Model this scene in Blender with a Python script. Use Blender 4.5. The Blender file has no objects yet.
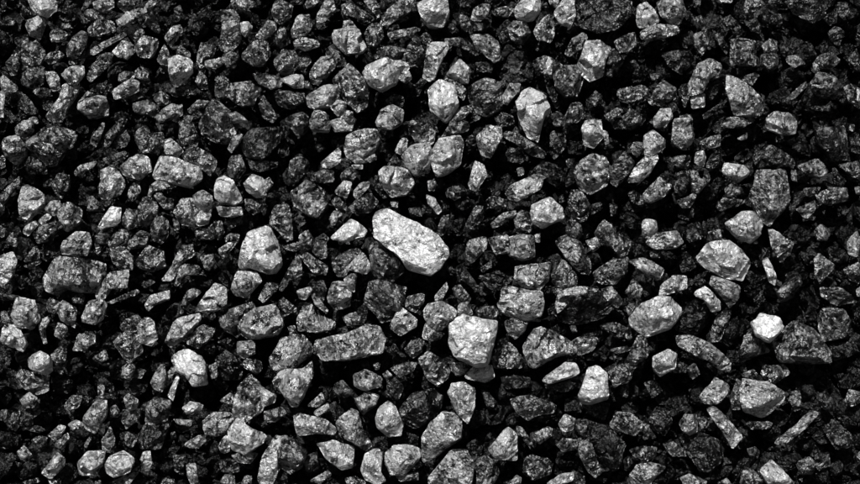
import bpy, math, random
import numpy as np

# ------------------------------------------------------------------ camera, sky, sun, exposure
sc = bpy.context.scene
PX = 0.002            # metres to one pixel of the 860 x 484 photograph, at the level of the upper lumps
DIST = 3.0            # camera height above that level
cam_d = bpy.data.cameras.new("camera")
cam = bpy.data.objects.new("camera", cam_d)
sc.collection.objects.link(cam)
cam.location = (0, 0, DIST)
cam_d.sensor_width = 36
cam_d.lens = 36 * DIST / (860 * PX)
cam_d.clip_start, cam_d.clip_end = 0.05, 200
sc.camera = cam

SUN_EL, SUN_AZ = math.radians(50), math.radians(-18)      # azimuth from +Y (top of the picture), clockwise
sd = (math.sin(SUN_AZ) * math.cos(SUN_EL), math.cos(SUN_AZ) * math.cos(SUN_EL), math.sin(SUN_EL))
w = bpy.data.worlds.new("World"); sc.world = w; w.use_nodes = True
nt = w.node_tree; nt.nodes.clear()
sky = nt.nodes.new("ShaderNodeTexSky"); sky.sky_type = 'NISHITA'; sky.sun_disc = False
sky.sun_elevation = SUN_EL; sky.sun_rotation = SUN_AZ
bw = nt.nodes.new("ShaderNodeRGBToBW")                    # the photograph is monochrome
bg = nt.nodes.new("ShaderNodeBackground"); bg.inputs['Strength'].default_value = 0.05
wo = nt.nodes.new("ShaderNodeOutputWorld")
nt.links.new(sky.outputs[0], bw.inputs[0]); nt.links.new(bw.outputs[0], bg.inputs[0]); nt.links.new(bg.outputs[0], wo.inputs[0])
sun_d = bpy.data.lights.new("sun", 'SUN'); sun_d.energy = 5.0; sun_d.angle = math.radians(0.5)
sun_d.color = (1.0, 1.0, 1.0)
sun = bpy.data.objects.new("sun", sun_d); sc.collection.objects.link(sun)
from mathutils import Vector, noise as mn
sun.rotation_euler = Vector(sd).to_track_quat('Z', 'Y').to_euler()
sc.view_settings.view_transform = 'Standard'; sc.view_settings.look = 'None'
sc.view_settings.exposure = 0.42; sc.view_settings.gamma = 1.0
sc.render.resolution_x, sc.render.resolution_y = 1024, 576

# ------------------------------------------------------------------ materials
def coal_material(name, black=0.002):
    m = bpy.data.materials.new(name); m.use_nodes = True
    t = m.node_tree; N = t.nodes; L = t.links
    b = N['Principled BSDF']
    def node(k, **kw):
        n = N.new(k)
        for a, v in kw.items(): setattr(n, a, v)
        return n
    def math_(op, a, b_=None, c=None, clamp=False):
        n = node('ShaderNodeMath', operation=op); n.use_clamp = clamp
        for i, v in enumerate((a, b_, c)):
            if v is None: continue
            if isinstance(v, (int, float)): n.inputs[i].default_value = v
            else: L.new(v, n.inputs[i])
        return n.outputs[0]
    geo = node('ShaderNodeNewGeometry')
    at = node('ShaderNodeAttribute', attribute_name='dust_and_light')      # pale cover per lump
    se = node('ShaderNodeAttribute', attribute_name='seed')
    # every lump has its own grain direction and offset
    comb = node('ShaderNodeCombineXYZ')
    for i, k in enumerate((3.1, 5.7, 9.3)): L.new(math_('MULTIPLY', se.outputs['Fac'], k), comb.inputs[i])
    rot = node('ShaderNodeVectorRotate', rotation_type='Z_AXIS')
    L.new(geo.outputs['Position'], rot.inputs['Vector']); L.new(math_('MULTIPLY', se.outputs['Fac'], 6.283), rot.inputs['Angle'])
    add = node('ShaderNodeVectorMath', operation='ADD'); L.new(rot.outputs[0], add.inputs[0]); L.new(comb.outputs[0], add.inputs[1])
    P = add.outputs[0]
    mapn = node('ShaderNodeMapping'); mapn.inputs['Scale'].default_value = (1, 1.55, 1.25); L.new(P, mapn.inputs['Vector'])
    def noise(v, scale, detail=4, rough=0.6, dist=0.0):
        n = node('ShaderNodeTexNoise'); n.inputs['Scale'].default_value = scale; n.inputs['Detail'].default_value = detail
        n.inputs['Roughness'].default_value = rough; n.inputs['Distortion'].default_value = dist
        L.new(v, n.inputs['Vector']); return n.outputs['Fac']
    n_big = noise(P, 26, 3, 0.55)
    n_mid = noise(mapn.outputs[0], 75, 5, 0.7, 0.6)
    n_fine = noise(P, 330, 3, 0.75)
    vo = node('ShaderNodeTexVoronoi', feature='DISTANCE_TO_EDGE'); vo.inputs['Scale'].default_value = 48
    wp = node('ShaderNodeVectorMath', operation='MULTIPLY_ADD')
    nw = node('ShaderNodeTexNoise'); nw.inputs['Scale'].default_value = 60; nw.inputs['Detail'].default_value = 3; L.new(P, nw.inputs['Vector'])
    L.new(nw.outputs['Color'], wp.inputs[0]); wp.inputs[1].default_value = (0.03, 0.03, 0.03); L.new(P, wp.inputs[2])
    L.new(wp.outputs[0], vo.inputs['Vector'])
    crack = math_('SUBTRACT', 1.0, math_('MULTIPLY', vo.outputs['Distance'], 14.0, clamp=True))      # 1 in the crack
    crack = math_('MULTIPLY', crack, math_('MULTIPLY_ADD', n_big, 4.0, -1.7, clamp=True))            # broken up
    vc = node('ShaderNodeTexVoronoi', feature='F1'); vc.inputs['Scale'].default_value = 95; vc.inputs['Randomness'].default_value = 1
    L.new(wp.outputs[0], vc.inputs['Vector'])
    sx = node('ShaderNodeSeparateXYZ'); L.new(vc.outputs['Color'], sx.inputs[0])
    chip = sx.outputs[0]                                                                            # 0..1, one value to each small chip face
    # fracture facets: each cell is a little plane with its own tilt, in two sizes, stretched along the grain
    def facets(scale, k):
        v = node('ShaderNodeTexVoronoi', feature='F1'); v.inputs['Scale'].default_value = scale
        L.new(mapf.outputs[0], v.inputs['Vector'])
        d = node('ShaderNodeVectorMath', operation='SUBTRACT'); L.new(mapf.outputs[0], d.inputs[0]); L.new(v.outputs['Position'], d.inputs[1])
        c = node('ShaderNodeVectorMath', operation='SUBTRACT'); L.new(v.outputs['Color'], c.inputs[0]); c.inputs[1].default_value = (0.5, 0.5, 0.5)
        q = node('ShaderNodeVectorMath', operation='DOT_PRODUCT'); L.new(d.outputs[0], q.inputs[0]); L.new(c.outputs[0], q.inputs[1])
        return math_('MULTIPLY', q.outputs['Value'], k)
    mapf = node('ShaderNodeMapping'); mapf.inputs['Scale'].default_value = (0.75, 1.35, 1.0); L.new(wp.outputs[0], mapf.inputs['Vector'])
    fac = math_('ADD', facets(36, 1.25), facets(95, 0.6))
    n_fleck = noise(mapn.outputs[0], 190, 4, 0.8, 0.3)
    glint_amp = math_('MULTIPLY_ADD', math_('FRACT', math_('MULTIPLY', se.outputs['Fac'], 37.7)), 2.6, 0.6)   # painted glints strong on some lumps, faint on others
    # pale cover, dustiness and painted light together: patchy, torn, thin over the cracks
    s = math_('MULTIPLY_ADD', n_mid, 2.6, -1.3)
    s = math_('ADD', s, math_('MULTIPLY', math_('SUBTRACT', n_fleck, 0.5), glint_amp))  # pale flecks: the glints of the gloss, put into the colour
    s = math_('ADD', s, math_('MULTIPLY_ADD', n_fine, 0.9, -0.45))
    s = math_('ADD', s, math_('MULTIPLY_ADD', n_big, 2.4, -1.2))
    s = math_('ADD', s, math_('MULTIPLY_ADD', chip, 0.5, -0.25))
    s = math_('MULTIPLY', s, math_('MULTIPLY_ADD', at.outputs['Fac'], -0.8, 2.0))      # pale lumps are more even
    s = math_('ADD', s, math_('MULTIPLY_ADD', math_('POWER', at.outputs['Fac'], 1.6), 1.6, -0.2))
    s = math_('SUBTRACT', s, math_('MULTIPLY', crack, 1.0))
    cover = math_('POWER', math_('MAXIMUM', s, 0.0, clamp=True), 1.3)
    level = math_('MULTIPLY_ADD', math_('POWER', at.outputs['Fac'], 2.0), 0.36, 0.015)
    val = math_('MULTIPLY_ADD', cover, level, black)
    cc = node('ShaderNodeCombineColor')
    for i in range(3): L.new(val, cc.inputs[i])
    L.new(cc.outputs[0], b.inputs['Base Color'])
    L.new(math_('MULTIPLY_ADD', cover, 0.06, math_('MULTIPLY_ADD', n_big, 0.3, 0.16)), b.inputs['Roughness'])
    # gloss is patchy as well: clean bright breaks between dull, weathered black
    gl = math_('MULTIPLY_ADD', n_mid, 3.0, -0.95); gl = math_('ADD', gl, math_('MULTIPLY_ADD', n_fleck, 2.6, -1.3)); gl = math_('ADD', gl, math_('MULTIPLY_ADD', chip, 0.6, -0.3), clamp=True)
    gl = math_('MULTIPLY', gl, math_('MULTIPLY_ADD', at.outputs['Fac'], 1.7, 0.03, clamp=True))  # darkest lumps lose their gloss, to deepen the shade low in the heap
    L.new(math_('MULTIPLY_ADD', gl, 0.95, 0.05), b.inputs['Specular IOR Level']); b.inputs['IOR'].default_value = 2.0
    bh = math_('ADD', math_('MULTIPLY', n_mid, 0.0018), math_('MULTIPLY', n_fleck, 0.0013))
    bh = math_('ADD', bh, math_('MULTIPLY', n_fine, 0.0007)); bh = math_('ADD', bh, fac)
    bh = math_('MULTIPLY', bh, math_('MULTIPLY_ADD', math_('POWER', at.outputs['Fac'], 2.0), -0.62, 1.15))      # less small relief on pale lumps
    bh = math_('SUBTRACT', bh, math_('MULTIPLY', crack, 0.0012))
    bu = node('ShaderNodeBump'); bu.inputs['Strength'].default_value = 1.0; bu.inputs['Distance'].default_value = 1.0
    L.new(bh, bu.inputs['Height']); L.new(bu.outputs[0], b.inputs['Normal'])
    return m

M_COAL = coal_material('coal')
M_BED = bpy.data.materials.new('coal_dust'); M_BED.use_nodes = True
_b = M_BED.node_tree.nodes['Principled BSDF']; _b.inputs['Roughness'].default_value = 1.0; _b.inputs['Specular IOR Level'].default_value = 0.05
_n = M_BED.node_tree.nodes.new('ShaderNodeTexNoise'); _n.inputs['Scale'].default_value = 120
_r = M_BED.node_tree.nodes.new('ShaderNodeValToRGB'); _r.color_ramp.elements[0].color = (0.002, 0.002, 0.002, 1); _r.color_ramp.elements[1].color = (0.012, 0.012, 0.012, 1)
M_BED.node_tree.links.new(_n.outputs['Fac'], _r.inputs[0]); M_BED.node_tree.links.new(_r.outputs[0], _b.inputs['Base Color'])

# ------------------------------------------------------------------ lump geometry
def resample(poly, n):
    q = np.array(poly, float)
    a = q; b = np.roll(q, -1, 0)                       # one gentle corner cut keeps the lump angular
    q = np.stack([a * 0.94 + b * 0.06, a * 0.06 + b * 0.94], 1).reshape(-1, 2)
    d = np.linalg.norm(np.roll(q, -1, 0) - q, axis=1)
    s = np.concatenate([[0], np.cumsum(d)]); per = s[-1]
    t = np.linspace(0, per, n, endpoint=False)
    qq = np.vstack([q, q[:1]])
    return np.stack([np.interp(t, s, qq[:, 0]), np.interp(t, s, qq[:, 1])], 1)

def area_centroid(p):
    p = np.array(p, float); x, y = p[:, 0], p[:, 1]; x1, y1 = np.roll(x, -1), np.roll(y, -1)
    c = x * y1 - x1 * y; A = c.sum() / 2
    if abs(A) < 1e-6: return 1e-6, p.mean(0)
    return abs(A), np.array([((x + x1) * c).sum(), ((y + y1) * c).sum()]) / (6 * A)

LIGHT2 = np.array([sd[0], sd[1]]) / math.hypot(sd[0], sd[1])

def lump_verts(poly, tone, rng, apex=None, quality=1.0, smooth=False):
    """poly: outline in metres about its own centre, y up. Returns verts, faces."""
    A, c = area_centroid(poly)
    q0 = np.array(poly, float)
    per = np.linalg.norm(np.roll(q0, -1, 0) - q0, axis=1).sum()
    n = int(np.clip(per / PX * 0.85 * quality, 18, 110))
    Q = resample(poly, n)
    # shape measures
    cov = np.cov((Q - c).T); ev = np.sqrt(np.maximum(np.linalg.eigvalsh(cov), 1e-12)); short = 2 * 1.41 * ev[0]
    H = short * rng.uniform(0.42, 0.6)
    ring_n = int(np.clip(short / PX * 0.75 * quality, 5, 20))
    ctop = c if apex is None else np.array(apex)
    V = []
    pw = rng.uniform(2.6, 4.0)
    rs = np.sin(np.linspace(0.12, 1, ring_n) * math.pi / 2)
    for r in rs:                                        # top half, from the crown outwards
        z = H * (1 - r ** pw) ** (1 / 2.0)
        cc = c + (ctop - c) * (1 - r)
        P = cc + (Q - c) * r
        V.append(np.column_stack([P, np.full(n, z)]))
    nb = max(4, int(ring_n * 0.7)); flare = rng.uniform(0.08, 0.24) if tone > 2 else 0.0
    for k in range(1, nb + 1):                          # underside
        ph = k / (nb + 0.6) * math.pi / 2
        r = math.cos(ph) ** 0.55
        lean = -LIGHT2 * short * flare * math.sin(min(2 * ph, math.pi * .62))     # the body bulges out under its top face
        V.append(np.column_stack([c + (Q - c) * r + lean, np.full(n, -H * 1.15 * math.sin(ph))]))
    V = np.vstack(V)
    top = np.array([[*ctop, H]]); bot = np.array([[*c, -H * 1.17]])
    V = np.vstack([V, top, bot])
    # flat fracture faces: everything beyond a plane is pressed onto it
    c3 = np.array([*c, 0.0])
    def press(m, keep):
        nonlocal V
        V = V.copy()
        m = m / np.linalg.norm(m)
        d = (V - c3) @ m
        lim = np.quantile(d, keep)
        over = np.maximum(d - lim, 0)
        if m[2] > 0.1:                                  # shave the top down, the outline stays
            up = np.clip((V[:, 2] + 0.35 * H) / (0.35 * H), 0, 1)
            V[:, 2] -= np.minimum(over * 0.97 / m[2], np.maximum(V[:, 2] + 0.75 * H, 0)) * up
        else:
            V = V - np.outer(over * 0.6, m)
    tilt = math.radians({6: 16, 5: 17, 4: 14, 3: 10, 2: 16, 1: 24}[tone]) * rng.uniform(0.7, 1.2)
    az = math.atan2(LIGHT2[1], LIGHT2[0]) + rng.gauss(0, 0.45 if tone > 4 else 0.8) + (math.pi if tone <= 2 else 0)
    if tone == 3: az = rng.uniform(0, 6.283)
    tn = np.array([math.cos(az) * math.sin(tilt), math.sin(az) * math.sin(tilt), math.cos(tilt)])
    if not smooth:
        press(tn, rng.uniform(0.42, 0.6))
        a0 = rng.uniform(0, 6.283); K = rng.randint(5, 8)
        for k in range(K):
            a = a0 + k * 6.283 / K + rng.uniform(-.35, .35); e = math.radians(rng.uniform(28, 66))
            press(np.array([math.cos(a) * math.cos(e), math.sin(a) * math.cos(e), math.sin(e)]), rng.uniform(0.80, 0.95) if tone < 6 else 0.955)
        for k in range(3):
            a = rng.uniform(0, 6.283)
            press(np.array([math.cos(a) * .8, math.sin(a) * .8, -.6]), 0.97)
    # the sides only ever go down from the rim: no lips
    Rn = len(rs) + nb; Z = V[:Rn * n, 2].reshape(Rn, n).copy()
    Z[len(rs) - 1:] = np.minimum.accumulate(Z[len(rs) - 1:] - np.arange(Rn - len(rs) + 1)[:, None] * H * 0.02, axis=0)
    V[:Rn * n, 2] = Z.ravel(); V[-1, 2] = min(V[-1, 2], Z[-1].min())
    # conchoidal breaks: patches that each tip their own way, with a ledge where two meet
    if not smooth and rng.random() < 0.85:
        M = int(np.clip(short / PX / 5, 3, 9)) + rng.randint(0, 3)
        idx = [rng.randrange(len(V) - 2) for _ in range(M)]
        S = V[idx]; G = np.array([[rng.gauss(0, .32), rng.gauss(0, .32)] for _ in range(M)])
        o2 = Vector((rng.uniform(-50, 50), rng.uniform(-50, 50), 0))
        wv = np.array([tuple(mn.noise_vector(Vector(v) * 3.0 / short + o2)) for v in V]) * short * 0.16
        D = np.linalg.norm((V + wv)[:, None, :] - S[None], axis=2)
        o = np.argsort(D, axis=1); j1 = o[:, 0]; j2 = o[:, 1]
        def dzf(j): return np.clip(((V[:, :2] - S[j][:, :2]) * G[j]).sum(1), -short * .10, short * .10)
        ar = np.arange(len(V)); k = np.clip((D[ar, j2] - D[ar, j1]) / (short * 0.035), 0, 1)
        dz = dzf(j1) * (0.5 + 0.5 * k) + dzf(j2) * (0.5 - 0.5 * k)
        V = V + np.column_stack([dz * 0, dz * 0, dz * rng.uniform(0.7, 1.5) * (0.35 if tone == 6 else 1.0) * (V[:, 2] > -H * .3)])
    # broken, flaky surface
    off = Vector((rng.uniform(-50, 50), rng.uniform(-50, 50), rng.uniform(-50, 50)))
    dirs = V - c3; ln = np.linalg.norm(dirs, axis=1, keepdims=True) + 1e-9; dirs = dirs / ln
    amp = short * (0.03 if smooth else rng.choice([0.04, 0.06, 0.09]))
    f1, f2 = 2.2 / short, 7.0 / short
    disp = np.empty(len(V))
    for i, v in enumerate(V):
        p = Vector(v)
        a = mn.noise(p * f1 + off)
        b = mn.noise(p * f2 + off)
        cgrain = 1 - abs(mn.noise(p * (f1 * 1.9) - off)) * 2.2
        disp[i] = amp * (0.9 * a + 0.35 * b + 0.35 * cgrain)
    step = short * 0.05
    if not smooth: disp = disp * 0.6 + 0.4 * np.round(disp / step) * step        # small ledges
    V = V + dirs * disp[:, None] * np.array([0.55, 0.55, 1.0])
    F = []
    R = len(rs) + nb
    for r in range(R - 1):
        a, b = r * n, (r + 1) * n
        for i in range(n):
            j = (i + 1) % n
            F.append((a + i, b + i, b + j, a + j))
    ti, bi = R * n, R * n + 1
    for i in range(n):
        j = (i + 1) % n
        F.append((ti, i, j)); F.append((bi, (R - 1) * n + j, (R - 1) * n + i))
    # outlines may run either way round: make the faces look outwards
    x, y = Q[:, 0], Q[:, 1]
    if ((x * np.roll(y, -1) - np.roll(x, -1) * y).sum()) < 0: F = [f[::-1] for f in F]
    return V, F, H

def make_mesh(name, V, F, dust_and_light, seed, mat):
    me = bpy.data.meshes.new(name)
    me.from_pydata([tuple(v) for v in V], [], F)
    for nm, val in (('dust_and_light', dust_and_light), ('seed', seed)):
        a = me.attributes.new(nm, 'FLOAT', 'POINT')
        a.data.foreach_set('value', np.broadcast_to(np.asarray(val, np.float32), (len(V),)).copy())
    me.materials.append(mat)
    me.polygons.foreach_set('use_smooth', [True] * len(F))
    try: me.set_sharp_from_angle(angle=math.radians(34))
    except Exception: pass
    me.update()
    return me

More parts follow.
